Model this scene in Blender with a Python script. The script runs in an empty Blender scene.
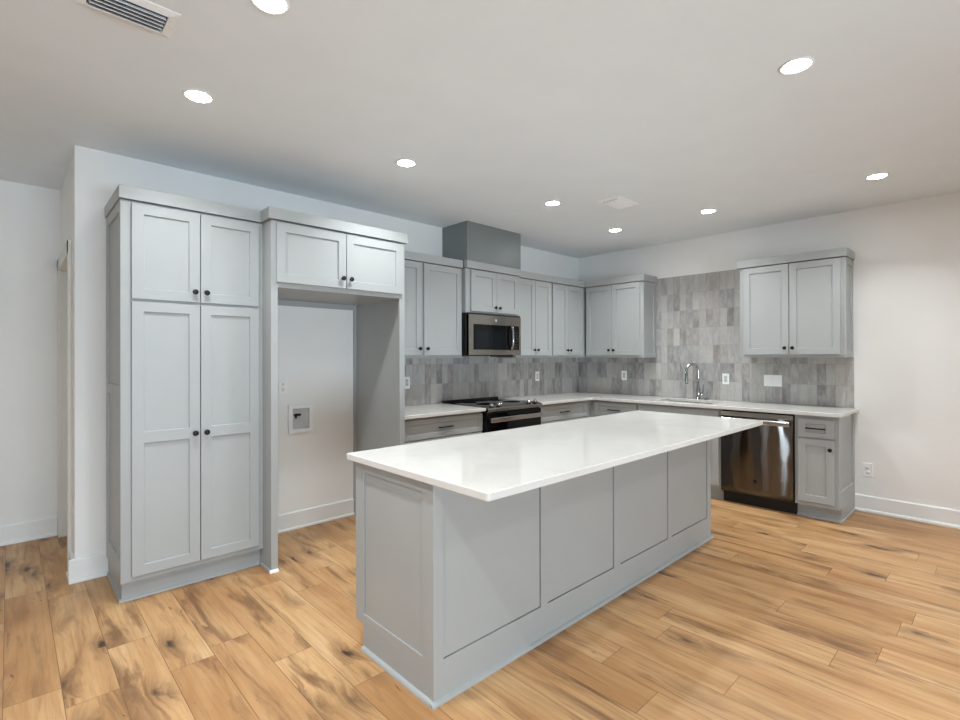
import bpy, bmesh, math, random
from mathutils import Matrix, Vector

random.seed(7)
SC = bpy.context.scene
COL = SC.collection

# ------------------------------------------------------------------ camera
F_PX, YAW, PITCH, ROLL, CY = 499.263, 0.8147, 0.0022, -0.0022, 355.785
CAM = Vector((-5.5569, -3.9681, 1.3835))
cam_d = bpy.data.cameras.new('camera')
cam_d.sensor_fit = 'HORIZONTAL'
cam_d.sensor_width = 36.0
cam_d.lens = F_PX / 960.0 * 36.0
cam_d.shift_y = -(360.0 - CY) / 960.0
cam_d.clip_start = 0.05
cam = bpy.data.objects.new('camera', cam_d)
COL.objects.link(cam)
c_, s_ = math.cos(YAW), math.sin(YAW)
cp_, sp_ = math.cos(PITCH), math.sin(PITCH)
cr_, sr_ = math.cos(ROLL), math.sin(ROLL)
fwd = Vector((c_ * cp_, s_ * cp_, sp_))
upv = Vector((-c_ * sp_, -s_ * sp_, cp_))
rgt = Vector((s_, -c_, 0.0))
xa = rgt * cr_ + upv * sr_
ya = upv * cr_ - rgt * sr_
za = -fwd
cam.matrix_world = Matrix(((xa.x, ya.x, za.x, CAM.x), (xa.y, ya.y, za.y, CAM.y), (xa.z, ya.z, za.z, CAM.z), (0, 0, 0, 1)))
SC.camera = cam

# ------------------------------------------------------------------ world, exposure, added fill lamps outside the windows
SC.view_settings.view_transform = 'Standard'
SC.view_settings.look = 'None'
SC.view_settings.exposure = 0.14
SC.view_settings.gamma = 1.0
SC.view_settings.use_curve_mapping = False
wd = bpy.data.worlds.new('sky')
SC.world = wd
wd.use_nodes = True
bgn = wd.node_tree.nodes['Background']
bgn.inputs['Color'].default_value = (0.75, 0.86, 1.0, 1)
bgn.inputs['Strength'].default_value = 1.2

LAMP_POWER = 2.1           # diffuse glow of one ceiling light's lens
BEAM_POWER = 8.7           # its downward beam
BEAM_SPREAD = 124
LAMP_COLOR = (0.93, 0.98, 1.0)
LAMP_R = 0.056
FRONT_FILL = 300.0
SIDE_FILL = 20.0


def window_fill(name, loc, rot, sx, sy, power):
    d = bpy.data.lights.new(name, 'AREA')
    d.shape = 'RECTANGLE'
    d.size, d.size_y = sx, sy
    d.energy = power
    d.color = (0.70, 0.865, 1.0)
    o = bpy.data.objects.new(name, d)
    o.location = loc
    o.rotation_euler = rot
    COL.objects.link(o)
    return o


# added area lamps outside unseen windows behind the camera, tilted up to brighten the ceiling
window_fill('window_fill', (-6.4, -8.45, 0.62), (math.radians(90 + 34), 0, 0), 1.75, 1.1, FRONT_FILL / 2)
window_fill('window_fill', (-4.4, -8.45, 0.62), (math.radians(90 + 34), 0, 0), 1.75, 1.1, FRONT_FILL / 2)

window_fill('window_fill', (-9.45, -4.6, 1.1), (math.radians(90 + 12), 0, math.radians(-90)), 2.8, 2.0, SIDE_FILL)  # weak side fill added outside the unseen left window

# ------------------------------------------------------------------ measured dimensions (metres, floor z=0, room corner at the origin)
H = 2.701
XW = -5.262                # free end of the kitchen wall
YH = 1.150                 # far wall of the hall
XL, YF = -9.0, -8.0        # unseen ends of the room

# ------------------------------------------------------------------ node helpers
class NT:
    def __init__(self, name):
        self.m = bpy.data.materials.new(name)
        self.m.use_nodes = True
        self.t = self.m.node_tree
        self.b = self.t.nodes['Principled BSDF']

    def n(self, typ, **kw):
        nd = self.t.nodes.new(typ)
        for k, v in kw.items():
            setattr(nd, k, v)
        return nd

    def put(self, sock, v):
        if isinstance(v, bpy.types.NodeSocket):
            self.t.links.new(v, sock)
        else:
            sock.default_value = v

    def math(self, op, a, b=None, c=None, clamp=False):
        nd = self.n('ShaderNodeMath', operation=op)
        nd.use_clamp = clamp
        self.put(nd.inputs[0], a)
        if b is not None:
            self.put(nd.inputs[1], b)
        if c is not None:
            self.put(nd.inputs[2], c)
        return nd.outputs[0]

    def comb(self, x, y, z):
        nd = self.n('ShaderNodeCombineXYZ')
        self.put(nd.inputs[0], x); self.put(nd.inputs[1], y); self.put(nd.inputs[2], z)
        return nd.outputs[0]

    def sep(self, v):
        nd = self.n('ShaderNodeSeparateXYZ')
        self.put(nd.inputs[0], v)
        return nd.outputs

    def noise(self, vec, scale, detail=3, rough=0.5, dist=0.0, color=False):
        nd = self.n('ShaderNodeTexNoise')
        self.put(nd.inputs['Vector'], vec)
        nd.inputs['Scale'].default_value = scale
        nd.inputs['Detail'].default_value = detail
        nd.inputs['Roughness'].default_value = rough
        nd.inputs['Distortion'].default_value = dist
        return nd.outputs['Color' if color else 'Fac']

    def white(self, vec):
        nd = self.n('ShaderNodeTexWhiteNoise', noise_dimensions='3D')
        self.put(nd.inputs['Vector'], vec)
        return nd.outputs['Value']

    def ramp(self, fac, stops, interp='LINEAR'):
        nd = self.n('ShaderNodeValToRGB')
        cr = nd.color_ramp
        cr.interpolation = interp
        while len(cr.elements) < len(stops):
            cr.elements.new(0.5)
        for e, (p, c) in zip(cr.elements, stops):
            e.position = p
            e.color = (c[0], c[1], c[2], 1) if isinstance(c, tuple) else (c, c, c, 1)
        self.put(nd.inputs[0], fac)
        return nd.outputs[0]

    def mix(self, fac, a, b, mode='MIX'):
        nd = self.n('ShaderNodeMix', data_type='RGBA', blend_type=mode)
        self.put(nd.inputs[0], fac)
        self.put(nd.inputs[6], a if isinstance(a, bpy.types.NodeSocket) else (a[0], a[1], a[2], 1))
        self.put(nd.inputs[7], b if isinstance(b, bpy.types.NodeSocket) else (b[0], b[1], b[2], 1))
        return nd.outputs[2]

    def range(self, v, a, b, c=0.0, d=1.0):
        nd = self.n('ShaderNodeMapRange')
        nd.interpolation_type = 'SMOOTHSTEP'
        self.put(nd.inputs[0], v)
        for i, q in zip((1, 2, 3, 4), (a, b, c, d)):
            self.put(nd.inputs[i], q)
        return nd.outputs[0]

    def bump(self, h, strength, dist=0.002):
        nd = self.n('ShaderNodeBump')
        nd.inputs['Strength'].default_value = strength
        nd.inputs['Distance'].default_value = dist
        self.put(nd.inputs['Height'], h)
        self.t.links.new(nd.outputs[0], self.b.inputs['Normal'])

    def set(self, **kw):
        for k, v in kw.items():
            key = {'color': 'Base Color', 'rough': 'Roughness', 'metal': 'Metallic', 'spec': 'Specular IOR Level',
                   'coat': 'Coat Weight', 'coat_rough': 'Coat Roughness', 'aniso': 'Anisotropic'}[k]
            if k == 'color' and not isinstance(v, bpy.types.NodeSocket):
                v = (v[0], v[1], v[2], 1)
            self.put(self.b.inputs[key], v)

    def obco(self):
        return self.n('ShaderNodeTexCoord').outputs['Object']

    def uv(self, name):
        return self.n('ShaderNodeUVMap', uv_map=name).outputs[0]


def S(r, g, b):
    f = lambda v: (v / 255 / 12.92) if v <= 10 else ((v / 255 + 0.055) / 1.055) ** 2.4
    return (f(r), f(g), f(b))


M = {}


def plain(name, col, rough=0.5, metal=0.0, var=0.03, scale=6.0, bump=0.0, bscale=180.0, spec=0.5):
    k = NT(name)
    co = k.obco()
    nz = k.noise(co, scale, 3)
    v = k.range(nz, 0.3, 0.7, 1 - var, 1 + var)
    nd = k.n('ShaderNodeVectorMath', operation='SCALE')
    nd.inputs[0].default_value = col
    k.put(nd.inputs['Scale'], v)
    k.set(color=nd.outputs[0], rough=rough, metal=metal, spec=spec)
    if bump:
        k.bump(k.noise(co, bscale, 2), bump, 0.001)
    M[name] = k.m
    return k


plain('cabinet_paint', S(166, 168, 167), 0.42, var=0.012, scale=3, bump=0.04, bscale=60)
plain('wall_paint', S(237, 236, 233), 0.75, var=0.012, scale=2, bump=0.10, bscale=140)
plain('chase_paint', S(122, 127, 126), 0.32, var=0.02, scale=2, bump=0.03, bscale=40)
plain('ceiling_paint', S(230, 236, 240), 0.9, var=0.012, scale=3, bump=0.18, bscale=110)
plain('trim_paint', S(234, 234, 232), 0.4, var=0.01, bump=0.02)
plain('door_paint', S(222, 218, 210), 0.45, var=0.01)
plain('plastic_white', S(240, 240, 238), 0.35, var=0.01)
plain('plastic_grey', S(196, 197, 198), 0.4, var=0.01)
plain('slot_dark', S(60, 60, 60), 0.6, var=0.02)
plain('vent_white', S(240, 241, 242), 0.45, var=0.01)
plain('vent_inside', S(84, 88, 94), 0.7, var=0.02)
plain('black_metal', S(18, 18, 19), 0.38, 0.3, var=0.05)
plain('black_enamel', S(12, 12, 13), 0.22, var=0.05)
plain('black_glass', S(5, 5, 6), 0.06, var=0.05, spec=0.35)
plain('window_glass', S(14, 17, 22), 0.05, var=0.05, spec=0.35)
plain('black_rough', S(10, 10, 10), 0.6, var=0.05)
plain('chrome', S(172, 174, 177), 0.07, 1.0, var=0.01)
plain('brass_valve', S(60, 58, 56), 0.4, 0.8, var=0.05)
plain('logo_grey', S(200, 200, 200), 0.3, 0.6, var=0.01)
plain('burner_print', S(58, 58, 60), 0.25, var=0.02)

k = NT('quartz')
co = k.obco()
a = k.noise(co, 2.2, 6, 0.6, 1.2)
sp = k.noise(co, 260, 1)
col = k.mix(k.range(a, 0.45, 0.7), S(217, 214, 209), S(211, 208, 203))
col = k.mix(k.range(sp, 0.68, 0.76, 0.0, 0.35), col, S(205, 204, 202))
k.set(color=col, rough=0.07, spec=0.5)
M['quartz'] = k.m

# brushed stainless: strong highlights drawn out across the brushing, slight waviness of the sheet
def steel(name, col, rough, wav, axis):
    k = NT(name)
    co = k.obco()
    st = k.n('ShaderNodeMapping')
    st.inputs['Scale'].default_value = (2, 2, 400) if axis == 'h' else (400, 400, 2)
    k.put(st.inputs['Vector'], co)
    g = k.noise(st.outputs[0], 1.0, 2)
    c2 = k.mix(k.range(g, 0.3, 0.7), col, tuple(v * 0.86 for v in col))
    k.set(color=c2, rough=rough, metal=1.0, aniso=0.86)
    k.b.inputs['Anisotropic Rotation'].default_value = 0.25
    tg = k.n('ShaderNodeTangent', direction_type='UV_MAP')
    tg.uv_map = 'uv'
    k.t.links.new(tg.outputs[0], k.b.inputs['Tangent'])
    if wav:
        wm = k.n('ShaderNodeMapping')
        wm.inputs['Scale'].default_value = (1.0, 1.0, 0.55)
        k.put(wm.inputs['Vector'], co)
        k.bump(k.noise(wm.outputs[0], 4.5, 1), 1.0, wav)
    M[name] = k.m


steel('stainless', S(174, 167, 160), 0.21, 0.0, 'h')
steel('stainless_door', S(108, 104, 101), 0.19, 0.016, 'h')
steel('stainless_bright', S(206, 202, 198), 0.22, 0.0, 'h')

# ceramic tile, one glaze tone per tile
k = NT('tile')
uvs = k.sep(k.uv('uv'))
TW, TH, TZ = 0.0735, 0.1968, 0.9165
tx = k.math('DIVIDE', uvs[0], TW)
tz = k.math('DIVIDE', k.math('SUBTRACT', uvs[1], TZ), TH)
ix, iz = k.math('FLOOR', tx), k.math('FLOOR', tz)
fx, fz = k.math('FRACT', tx), k.math('FRACT', tz)
idv = k.comb(ix, iz, 3.7)
r1 = k.white(idv)
r2 = k.white(k.comb(ix, iz, 11.2))
tone = k.ramp(r1, [(0.0, S(132, 129, 126)), (0.25, S(156, 154, 151)), (0.55, S(172, 169, 165)), (0.8, S(184, 180, 175)), (1.0, S(146, 139, 132))])
gl = k.noise(k.comb(k.math('MULTIPLY', uvs[0], 1.0), k.math('MULTIPLY', uvs[1], 0.35), k.math('MULTIPLY', r1, 9.0)), 22, 4, 0.6)
tone = k.mix(k.range(gl, 0.35, 0.7, 0.0, 0.5), tone, S(196, 195, 193))
gl2 = k.noise(k.comb(uvs[0], k.math('MULTIPLY', uvs[1], 0.3), k.math('MULTIPLY', r2, 7.0)), 60, 3, 0.6)
tone = k.mix(k.range(gl2, 0.55, 0.75, 0.0, 0.3), tone, S(128, 126, 124))
ex = k.math('MULTIPLY', k.math('MINIMUM', fx, k.math('SUBTRACT', 1.0, fx)), TW)
ez = k.math('MULTIPLY', k.math('MINIMUM', fz, k.math('SUBTRACT', 1.0, fz)), TH)
ed = k.math('MINIMUM', ex, ez)
gm = k.range(ed, 0.0008, 0.0018)
tone = k.mix(gm, S(150, 147, 144), tone)
k.set(color=tone, rough=k.range(gm, 0, 1, 0.8, 0.16))
pill = k.math('MULTIPLY', k.range(ed, 0.0, 0.006), 0.3)
tiltx = k.math('MULTIPLY', k.math('SUBTRACT', r1, 0.5), k.math('SUBTRACT', fx, 0.5))
tiltz = k.math('MULTIPLY', k.math('SUBTRACT', r2, 0.5), k.math('SUBTRACT', fz, 0.5))
wob = k.noise(k.comb(uvs[0], uvs[1], k.math('MULTIPLY', r2, 20.0)), 14, 2)
hh = k.math('ADD', pill, k.math('ADD', k.math('MULTIPLY', tiltx, 0.9), k.math('ADD', k.math('MULTIPLY', tiltz, 0.9), k.math('MULTIPLY', wob, 0.9))))
k.bump(hh, 0.7, 0.0022)
M['tile'] = k.m

# oak floor planks: uv1 = metres inside the plank from one corner, uv2 = metres from the opposite corner
k = NT('oak_floor')
u1 = k.sep(k.uv('p0'))
u2 = k.sep(k.uv('p1'))
at = k.n('ShaderNodeAttribute', attribute_name='tone')
tn = at.outputs['Fac']
off = k.math('MULTIPLY', tn, 53.0)
px, py = u1[0], u1[1]
P0 = k.comb(k.math('ADD', px, off), k.math('ADD', py, off), off)
# knots: a few dark eyes per plank with a smoky halo drawn out along the grain
kn = k.n('ShaderNodeTexVoronoi', feature='F1')
kn.inputs['Scale'].default_value = 1.0
X = k.math('ADD', px, off)
Y = k.math('ADD', py, off)
wrp = k.noise(k.comb(X, k.math('MULTIPLY', Y, 0.5), off), 14.0, 3, 0.6, color=True)
wv = k.n('ShaderNodeVectorMath', operation='MULTIPLY_ADD')
k.put(wv.inputs[0], wrp); wv.inputs[1].default_value = (0.55, 0.55, 0.0)
k.put(wv.inputs[2], k.comb(k.math('MULTIPLY', X, 7.5), k.math('MULTIPLY', Y, 3.1), off))
k.put(kn.inputs['Vector'], wv.outputs[0])
kd = kn.outputs['Distance']
kc = k.sep(kn.outputs['Color'])
kon = k.math('GREATER_THAN', kc[0], 0.60)
core = k.math('MULTIPLY', k.range(kd, 0.05, 0.20, 1.0, 0.0), kon)
halo = k.math('MULTIPLY', k.range(kd, 0.10, 0.62, 1.0, 0.0), kon)
gx = k.math('ADD', X, k.math('MULTIPLY', halo, 0.035))
low = k.noise(k.comb(gx, k.math('MULTIPLY', Y, 0.17), off), 9.0, 2, 0.5, 0.4)
mid = k.noise(k.comb(gx, k.math('MULTIPLY', Y, 0.045), off), 60.0, 4, 0.62, 0.3)
fine = k.noise(k.comb(gx, k.math('MULTIPLY', Y, 0.035), off), 210.0, 3, 0.65)
# cathedral rings
wvn = k.n('ShaderNodeTexWave', wave_type='BANDS', bands_direction='X', wave_profile='SAW')
wvn.inputs['Scale'].default_value = 9.0
wvn.inputs['Distortion'].default_value = 5.0
wvn.inputs['Detail'].default_value = 3.0
wvn.inputs['Detail Scale'].default_value = 1.2
k.put(wvn.inputs['Vector'], k.comb(gx, k.math('MULTIPLY', Y, 0.14), off))
base = k.ramp(low, [(0.25, S(186, 138, 90)), (0.42, S(210, 164, 114)), (0.60, S(221, 178, 129)), (0.8, S(230, 192, 146))])
tint = k.ramp(tn, [(0.0, S(230, 217, 202)), (0.3, S(242, 235, 226)), (0.7, S(250, 247, 242)), (1.0, S(255, 252, 246))])
base = k.mix(1.0, base, tint, 'MULTIPLY')
base = k.mix(k.math('MULTIPLY', k.range(wvn.outputs['Fac'], 0.55, 1.0), 0.20), base, S(160, 112, 68))
base = k.mix(k.range(mid, 0.50, 0.74, 0.0, 0.40), base, S(164, 116, 72))
base = k.mix(k.range(fine, 0.50, 0.74, 0.0, 0.40), base, S(160, 116, 76))
streak = k.noise(k.comb(gx, k.math('MULTIPLY', Y, 0.12), k.math('ADD', off, 4.0)), 10.0, 4, 0.62, 0.7)
base = k.mix(k.range(streak, 0.50, 0.72, 0.0, 0.85), base, S(122, 84, 54))
base = k.mix(k.math('MULTIPLY', halo, k.range(mid, 0.25, 0.7, 0.30, 0.75)), base, S(118, 82, 54))
base = k.mix(k.math('MULTIPLY', core, 0.9), base, S(58, 40, 30))
crk = k.noise(k.comb(gx, k.math('MULTIPLY', Y, 0.28), k.math('ADD', off, 9.0)), 24.0, 5, 0.7, 1.6)
base = k.mix(k.range(crk, 0.665, 0.72, 0.0, 0.85), base, S(66, 46, 34))
ed = k.math('MINIMUM', k.math('MINIMUM', px, py), k.math('MINIMUM', u2[0], u2[1]))
gap = k.range(ed, 0.0004, 0.0020)
base = k.mix(gap, S(124, 88, 60), base)
base = k.mix(1.0, base, (0.80, 0.81, 0.82), 'MULTIPLY')
k.set(color=base, rough=k.range(mid, 0.3, 0.7, 0.36, 0.46), spec=0.4)
k.bump(k.math('ADD', k.math('MULTIPLY', gap, 0.6), k.math('MULTIPLY', mid, 0.15)), 0.35, 0.0012)
M['oak_floor'] = k.m

# LED lens of the ceiling lights
k = NT('led_lens')
k.set(color=(0.9, 0.9, 0.9), rough=0.5)
k.b.inputs['Emission Color'].default_value = (*LAMP_COLOR, 1)
k.b.inputs['Emission Strength'].default_value = LAMP_POWER / (math.pi * math.pi * LAMP_R ** 2)
M['led_lens'] = k.m

# clear pane for the windows behind the camera
gm_ = bpy.data.materials.new('pane_glass')
gm_.use_nodes = True
t = gm_.node_tree
t.nodes.clear()
o_ = t.nodes.new('ShaderNodeOutputMaterial')
mx = t.nodes.new('ShaderNodeMixShader')
fr = t.nodes.new('ShaderNodeFresnel')
tr = t.nodes.new('ShaderNodeBsdfTransparent')
gl_ = t.nodes.new('ShaderNodeBsdfGlossy')
gl_.inputs['Roughness'].default_value = 0.02
t.links.new(fr.outputs[0], mx.inputs[0]); t.links.new(tr.outputs[0], mx.inputs[1]); t.links.new(gl_.outputs[0], mx.inputs[2])
t.links.new(mx.outputs[0], o_.inputs[0])
M['pane_glass'] = gm_

# ------------------------------------------------------------------ frames: (a along the wall, d out from it, z up)
def FR(ox=0.0, oy=0.0):      # faces -y, a runs to +x
    return lambda a, d, z: (ox + a, oy - d, z)


def FS(ox=0.0, oy=0.0):      # faces -x, a runs to -y
    return lambda a, d, z: (ox - d, oy - a, z)


WORLD = lambda x, y, z: (x, y, z)


class MB:
    def __init__(self, fr=WORLD):
        self.v, self.f, self.fr, self.smooth = [], [], fr, set()

    def add(self, pts):
        i = len(self.v)
        self.v += [self.fr(*p) for p in pts]
        return i

    def quad(self, *pts):
        i = self.add(pts)
        self.f.append(tuple(range(i, i + len(pts))))
        return self

    def box(self, a0, a1, d0, d1, z0, z1):
        i = self.add([(a, d, z) for z in (z0, z1) for d in (d0, d1) for a in (a0, a1)])
        for q in ((0, 1, 3, 2), (4, 6, 7, 5), (0, 4, 5, 1), (2, 3, 7, 6), (0, 2, 6, 4), (1, 5, 7, 3)):
            self.f.append(tuple(i + j for j in q))
        return self

    def prism(self, prof, a0, a1):
        """profile of (d, z) points swept along a"""
        n = len(prof)
        i = self.add([(a0, d, z) for d, z in prof] + [(a1, d, z) for d, z in prof])
        for j in range(n):
            self.f.append((i + j, i + (j + 1) % n, i + n + (j + 1) % n, i + n + j))
        self.f.append(tuple(i + j for j in range(n)))
        self.f.append(tuple(i + n + j for j in range(n)))
        return self

    def lathe(self, c, axis, prof, seg=20):
        """prof of (radius, offset along axis); axis given in local a/d/z"""
        ax = Vector(axis).normalized()
        u = ax.orthogonal().normalized()
        w = ax.cross(u)
        c = Vector(c)
        rows = []
        for r, h in prof:
            if r <= 1e-6:
                rows.append([self.add([tuple(c + ax * h)])])
            else:
                rows.append([self.add([tuple(c + ax * h + (u * math.cos(2 * math.pi * s / seg) + w * math.sin(2 * math.pi * s / seg)) * r)]) for s in range(seg)])
        for A, B in zip(rows, rows[1:]):
            for s in range(seg):
                s2 = (s + 1) % seg
                q = [A[s % len(A)], A[s2 % len(A)], B[s2 % len(B)], B[s % len(B)]]
                q2 = []
                for x in q:
                    if x not in q2:
                        q2.append(x)
                if len(q2) > 2:
                    self.smooth.add(len(self.f))
                    self.f.append(tuple(q2))
        for R in (rows[0], rows[-1]):
            if len(R) > 1:
                self.f.append(tuple(R))
        return self

    def tube(self, pts, r, seg=12):
        pts = [Vector(p) for p in pts]
        rr = r if isinstance(r, (list, tuple)) else [r] * len(pts)
        rows = []
        prev = None
        for i, p in enumerate(pts):
            tdir = (pts[min(i + 1, len(pts) - 1)] - pts[max(i - 1, 0)]).normalized()
            if prev is None:
                u = tdir.orthogonal().normalized()
            else:
                u = (prev - tdir * prev.dot(tdir)).normalized()
            prev = u
            w = tdir.cross(u)
            rows.append([self.add([tuple(p + (u * math.cos(2 * math.pi * s / seg) + w * math.sin(2 * math.pi * s / seg)) * rr[i])]) for s in range(seg)])
        for A, B in zip(rows, rows[1:]):
            for s in range(seg):
                s2 = (s + 1) % seg
                self.smooth.add(len(self.f))
                self.f.append((A[s], A[s2], B[s2], B[s]))
        self.f.append(tuple(rows[0]))
        self.f.append(tuple(rows[-1]))
        return self

    def shaker(self, a0, a1, z0, z1, d0, th=0.021, st=0.057, rec=0.010, panels=None, sl=0.003, ch=0.0015):
        """framed door: flat stiles and rails, sloped inner edge, recessed panel(s); back at d0"""
        d1 = d0 + th
        if panels is None:
            panels = [(z0 + st, z1 - st)]
        O = [(a0, z0), (a1, z0), (a1, z1), (a0, z1)]
        I = [(a0 + ch, z0 + ch), (a1 - ch, z0 + ch), (a1 - ch, z1 - ch), (a0 + ch, z1 - ch)]
        for j in range(4):
            k2 = (j + 1) % 4
            (pa, pz), (qa, qz) = O[j], O[k2]
            (ra, rz), (sa, sz) = I[k2], I[j]
            self.quad((pa, d0, pz), (qa, d0, qz), (qa, d1 - ch, qz), (pa, d1 - ch, pz))
            self.quad((pa, d1 - ch, pz), (qa, d1 - ch, qz), (ra, d1, rz), (sa, d1, sz))
        self.quad(*[(p, d0, q) for p, q in O])
        b0, b1, y0, y1 = a0 + ch, a1 - ch, z0 + ch, z1 - ch
        la, lb = a0 + st, a1 - st
        self.quad((b0, d1, y0), (la, d1, y0), (la, d1, y1), (b0, d1, y1))
        self.quad((lb, d1, y0), (b1, d1, y0), (b1, d1, y1), (lb, d1, y1))
        cur = y0
        for (q0, q1) in panels:
            self.quad((la, d1, cur), (lb, d1, cur), (lb, d1, q0), (la, d1, q0))
            A = [(la, q0), (lb, q0), (lb, q1), (la, q1)]
            B = [(la + sl, q0 + sl), (lb - sl, q0 + sl), (lb - sl, q1 - sl), (la + sl, q1 - sl)]
            for j in range(4):
                k2 = (j + 1) % 4
                self.quad((A[j][0], d1, A[j][1]), (A[k2][0], d1, A[k2][1]), (B[k2][0], d1 - rec, B[k2][1]), (B[j][0], d1 - rec, B[j][1]))
            self.quad(*[(p, d1 - rec, q) for p, q in B])
            cur = q1
        self.quad((la, d1, cur), (lb, d1, cur), (lb, d1, y1), (la, d1, y1))
        return self

    def build(self, name, mat, parent=None, loc=None, bevel=0.0, seg=2, uv=None, weld=True):
        base = Vector(parent_loc(parent)) if parent is not None else Vector(loc or (0, 0, 0))
        me = bpy.data.meshes.new(name)
        me.from_pydata([tuple(Vector(p) - base) for p in self.v], [], self.f)
        for i in self.smooth:
            me.polygons[i].use_smooth = True
        if uv:
            l = me.uv_layers.new(name='uv')
            for poly in me.polygons:
                for li in poly.loop_indices:
                    w = me.vertices[me.loops[li].vertex_index].co + base
                    l.data[li].uv = uv(w)
        bm = bmesh.new()
        bm.from_mesh(me)
        if weld:
            bmesh.ops.remove_doubles(bm, verts=bm.verts, dist=1e-5)
        bmesh.ops.recalc_face_normals(bm, faces=bm.faces)
        bm.to_mesh(me)
        bm.free()
        me.materials.append(M[mat])
        o = bpy.data.objects.new(name, me)
        COL.objects.link(o)
        if parent is None:
            o.location = base
        else:
            o.parent = parent
        if bevel:
            bv = o.modifiers.new('bevel', 'BEVEL')
            bv.width = bevel
            bv.segments = seg
            bv.limit_method = 'ANGLE'
            bv.angle_limit = math.radians(40)
            bv.harden_normals = False
        return o


WLOC = {}


def parent_loc(o):
    if o.name in WLOC:
        return WLOC[o.name]
    if o.parent is not None:
        return Vector(parent_loc(o.parent)) + o.location
    return o.location


def thing(name, loc, label, cat, group=None):
    o = bpy.data.objects.new(name, None)
    o.empty_display_size = 0.1
    o.location = loc
    COL.objects.link(o)
    return tag(o, label, cat, group)


def tag(o, label, cat, group=None):
    o['label'] = label
    o['category'] = cat
    if group:
        o['group'] = group
    return o


def struct(o):
    o['kind'] = 'structure'
    return o


UVR = lambda w: (w.x, w.z)
UVS = lambda w: (-w.y, w.z)

# ------------------------------------------------------------------ floor
PW = 0.1786
X0 = -5.04
joints = {-3: -1.24, -2: -0.19, -1: -1.03, 1: -1.345, 2: -1.675, 3: -2.077, 4: -1.08, 12: -3.41, 13: -3.55, 18: -3.172, 19: -3.44, 20: -2.943, 22: -3.533}
rows_lo = int(math.floor((XL - X0) / PW)) - 1
rows_hi = int(math.ceil((0.0 - X0) / PW)) + 1
fv, ff, uvA, uvB, tones = [], [], [], [], []
PLEN = 1.2205
prev_t = 0.5
for r in range(rows_lo, rows_hi):
    xa_, xb_ = X0 + r * PW, X0 + (r + 1) * PW
    xa2, xb2 = max(xa_, XL - 0.05), min(xb_, 0.05)
    if xb2 <= xa2:
        continue
    j0 = joints.get(r, random.uniform(-1.2, 0))
    y = j0
    while y > YF - 0.05:
        y -= PLEN
    while y < YH + 0.05:
        ya_, yb_ = y, y + PLEN
        ya2, yb2 = max(ya_, YF - 0.05), min(yb_, YH + 0.05)
        if yb2 > ya2:
            i = len(fv)
            cs = [(xa2, ya2), (xb2, ya2), (xb2, yb2), (xa2, yb2)]
            fv += [(p, q, 0.0) for p, q in cs]
            ff.append((i, i + 1, i + 2, i + 3))
            uvA += [(p - xa_, q - ya_) for p, q in cs]
            uvB += [(xb_ - p, yb_ - q) for p, q in cs]
            tones.append(random.random())
        y += PLEN
# slab below, so the floor has thickness
i = len(fv)
x0f, x1f, y0f, y1f = XL - 0.05, 0.05, YF - 0.05, YH + 0.05
cs = [(x0f, y0f), (x1f, y0f), (x1f, y1f), (x0f, y1f)]
fv += [(p, q, 0.0) for p, q in cs] + [(p, q, -0.1) for p, q in cs]
ff += [(i + 4, i + 7, i + 6, i + 5)] + [(i + j, i + (j + 1) % 4, i + 4 + (j + 1) % 4, i + 4 + j) for j in range(4)]
me = bpy.data.meshes.new('floor')
me.from_pydata(fv, [], ff)
la, lb = me.uv_layers.new(name='p0'), me.uv_layers.new(name='p1')
for n_, (p, q) in enumerate(zip(uvA, uvB)):
    la.data[n_].uv = p
    lb.data[n_].uv = q
at_ = me.attributes.new('tone', 'FLOAT', 'FACE')
for n_ in range(len(ff)):
    at_.data[n_].value = tones[n_] if n_ < len(tones) else 0.5
me.materials.append(M['oak_floor'])
fl = bpy.data.objects.new('floor', me)
COL.objects.link(fl)
struct(fl)

# ------------------------------------------------------------------ ceiling and walls
struct(MB().box(XL - 0.1, 0.1, YF - 0.1, YH + 0.1, H, H + 0.1).build('ceiling', 'ceiling_paint'))
struct(MB().box(XW, 0.12, 0.0, 0.12, 0, H).build('wall_back', 'wall_paint'))
struct(MB().box(0.0, 0.12, YF, 0.0, 0, H).build('wall_right', 'wall_paint'))
DY0, DY1, DZ = 0.26, 1.07, 2.062       # hall door opening
w = MB().box(XW, XW + 0.12, 0.12, DY0, 0, H).box(XW, XW + 0.12, DY1, YH, 0, H).box(XW, XW + 0.12, DY0, DY1, DZ, H)
struct(w.build('wall_return', 'wall_paint'))
struct(MB().box(XL, XW + 0.12, YH, YH + 0.12, 0, H).build('wall_hall', 'wall_paint'))


def holed_wall(name, fr, a0, a1, holes, z0, z1, th=0.12):
    m = MB(fr)
    cur = a0
    for h0, h1 in holes:
        m.box(cur, h0, 0, -th, 0, H)
        m.box(h0, h1, 0, -th, 0, z0).box(h0, h1, 0, -th, z1, H)
        cur = h1
    m.box(cur, a1, 0, -th, 0, H)
    return struct(m.build(name, 'wall_paint'))


def window(name, fr, a0, a1, z0, z1):
    f = MB(fr)
    for (p, q, r, s) in ((a0, a0 + 0.06, z0, z1), (a1 - 0.06, a1, z0, z1), (a0, a1, z0, z0 + 0.06), (a0, a1, z1 - 0.06, z1), ((a0 + a1) / 2 - 0.03, (a0 + a1) / 2 + 0.03, z0, z1)):
        f.box(p, q, -0.08, -0.03, r, s)
    o = struct(f.build(name, 'trim_paint'))
    MB(fr).box(a0 + 0.03, a1 - 0.03, -0.058, -0.052, z0 + 0.03, z1 - 0.03).build('window_pane', 'pane_glass', o)
    MB(fr).box(a0 - 0.05, a1 + 0.05, 0, 0.03, z0 - 0.025, z0).build('window_sill', 'trim_paint', o)
    return o


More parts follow.
